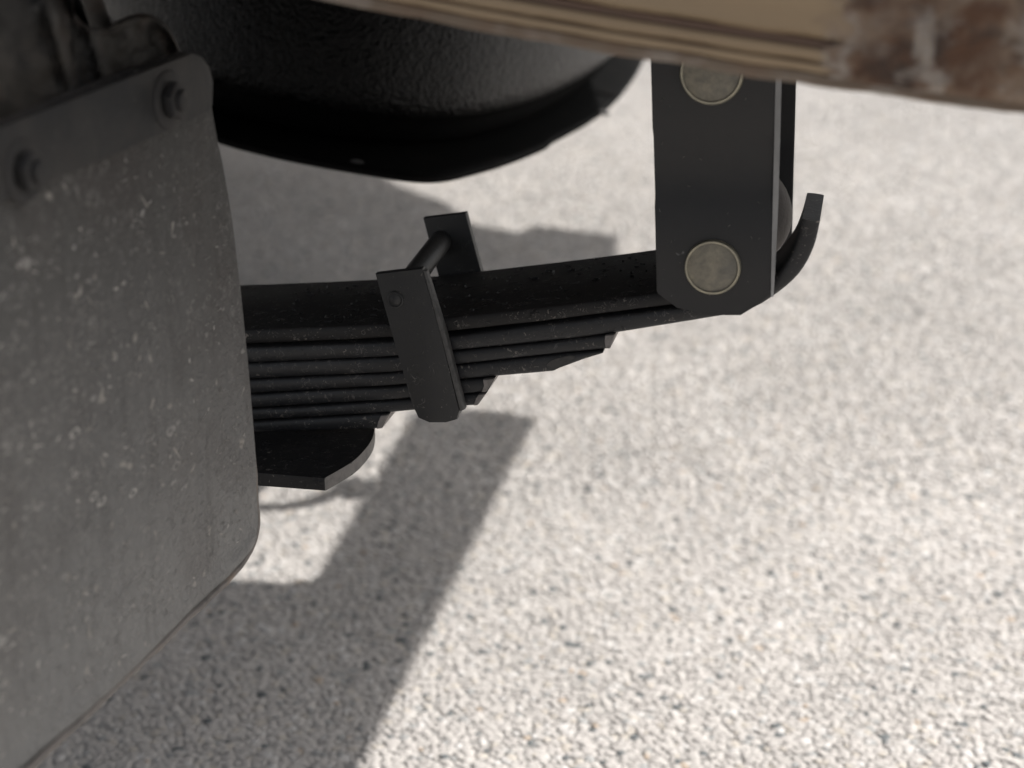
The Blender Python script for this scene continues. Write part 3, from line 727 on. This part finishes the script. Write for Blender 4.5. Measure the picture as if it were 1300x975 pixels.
H = .80
cot = 1 / math.tan(SUN_EL)
def up_from_ground(p, h): return Vector((p.x, p.y, 0)) + SUN_DIR * (h * cot) + UP * h
def G(x, y): return ong(x, y)
blockers = empty('shade_frame', Vector((0, 1.2, H)), 'unseen sheets added above the spring to cast shade, with chassis rail and shackle hanger', 'truck bed')  # parent of the added shadow sheets and the chassis rail
# unseen sheet added overhead, cut so its shadow edge crosses the gravel
e0, e1 = G(680, 531), G(458, 975)
e_low = e1 + (e1 - e0) * .9
q0 = G(405, 738); q1 = q0 + Vector((-1.6, .02, 0))
tleft = G(520, 540)
t_in = q0
k_on = e0 + (e1 - e0) * ((e0.y - q0.y) / (e0.y - e1.y))
poly = [e_low, k_on, q0, G(383, 737), G(366, 742), G(335, 738), q1, Vector((q1.x, e_low.y, 0))]
bm = prism([up_from_ground(p, H) for p in poly], UP * .006, .0, 1); finish(bm, 'shade_sheet', M['darksteel'], blockers, False)
gx = G(318, 640).x - .022                            # unseen sheet added to keep sun off the tank rim
inb = [Vector((gx, q0.y + .002, 0)), Vector((gx - .01, 2.05, 0)), Vector((-1.9, 2.05, 0)), Vector((-1.9, q0.y + .03, 0))]
bm = prism([up_from_ground(p, H) + UP * .008 for p in inb], UP * .006, 0, 1); finish(bm, 'shade_sheet', M['darksteel'], blockers, False)
cross = [k_on + Vector((0, -.001, 0)), e0, G(640, 524), G(606, 521), G(585, 522), G(532, 521), q0 + Vector((0, -.001, 0))]  # added strip, outlined to cast the shadow band on the gravel
bm = prism([up_from_ground(p, H) for p in cross], UP * .006, 0, 1); finish(bm, 'shade_strip', M['darksteel'], blockers, False)
far = [G(783, 330), G(783, 299), G(730, 293), G(684, 287), G(658, 296), G(597, 284), G(567, 258), G(511, 238), G(470, 216), G(380, 190), G(200, 120)]  # added unseen sheet, outlined for the shadow on the far gravel
far += [far[-1] + Vector((-3, 0, 0)), Vector((far[-1].x - 3, G(300, 410).y, 0)), G(300, 410), G(690, 372)]
bm = prism([up_from_ground(p, H) for p in far], UP * .008, 0, 1); finish(bm, 'shade_sheet', M['darksteel'], blockers, False)
# chassis rail over the spring, with the shackle's hanger
r0 = SP0 + W * .0 + S * -1.1; r1 = SP0 + S * .32
def railbox(a, b_, z0, z1, wd, name):
    pts = [Vector((a.x, a.y, z0)), Vector((b_.x, b_.y, z0)), Vector((b_.x, b_.y, z1)), Vector((a.x, a.y, z1))]
    bm = prism(pts, W * wd, .002, 2); return finish(bm, name, M['darksteel'], blockers)
railbox(r0, r1, .605, .795, .075, 'chassis_rail')
hh = side(905, 40); railbox(hh - S * .023 + W * .004, hh + S * .016 + W * .004, side(905, 92).z - .03, .606, .07, 'shackle_hanger')
# unseen tube added so that a loop shadow falls on the gravel
lp = [G(x, y) for x, y in spline([(300, 640), (330, 640), (365, 643), (400, 637), (430, 622), (452, 610), (480, 614), (500, 626)], 5)]
bm = tube([up_from_ground(p, .74) + UP * (.05 * (abs(i - len(lp) / 2) / len(lp) * 2) ** 2) for i, p in enumerate(lp)], .010, 10)
tag(finish(bm, 'shadow_loop', M['blocker']), 'unseen black tube loop added above the spring to shadow the gravel', 'blocker')
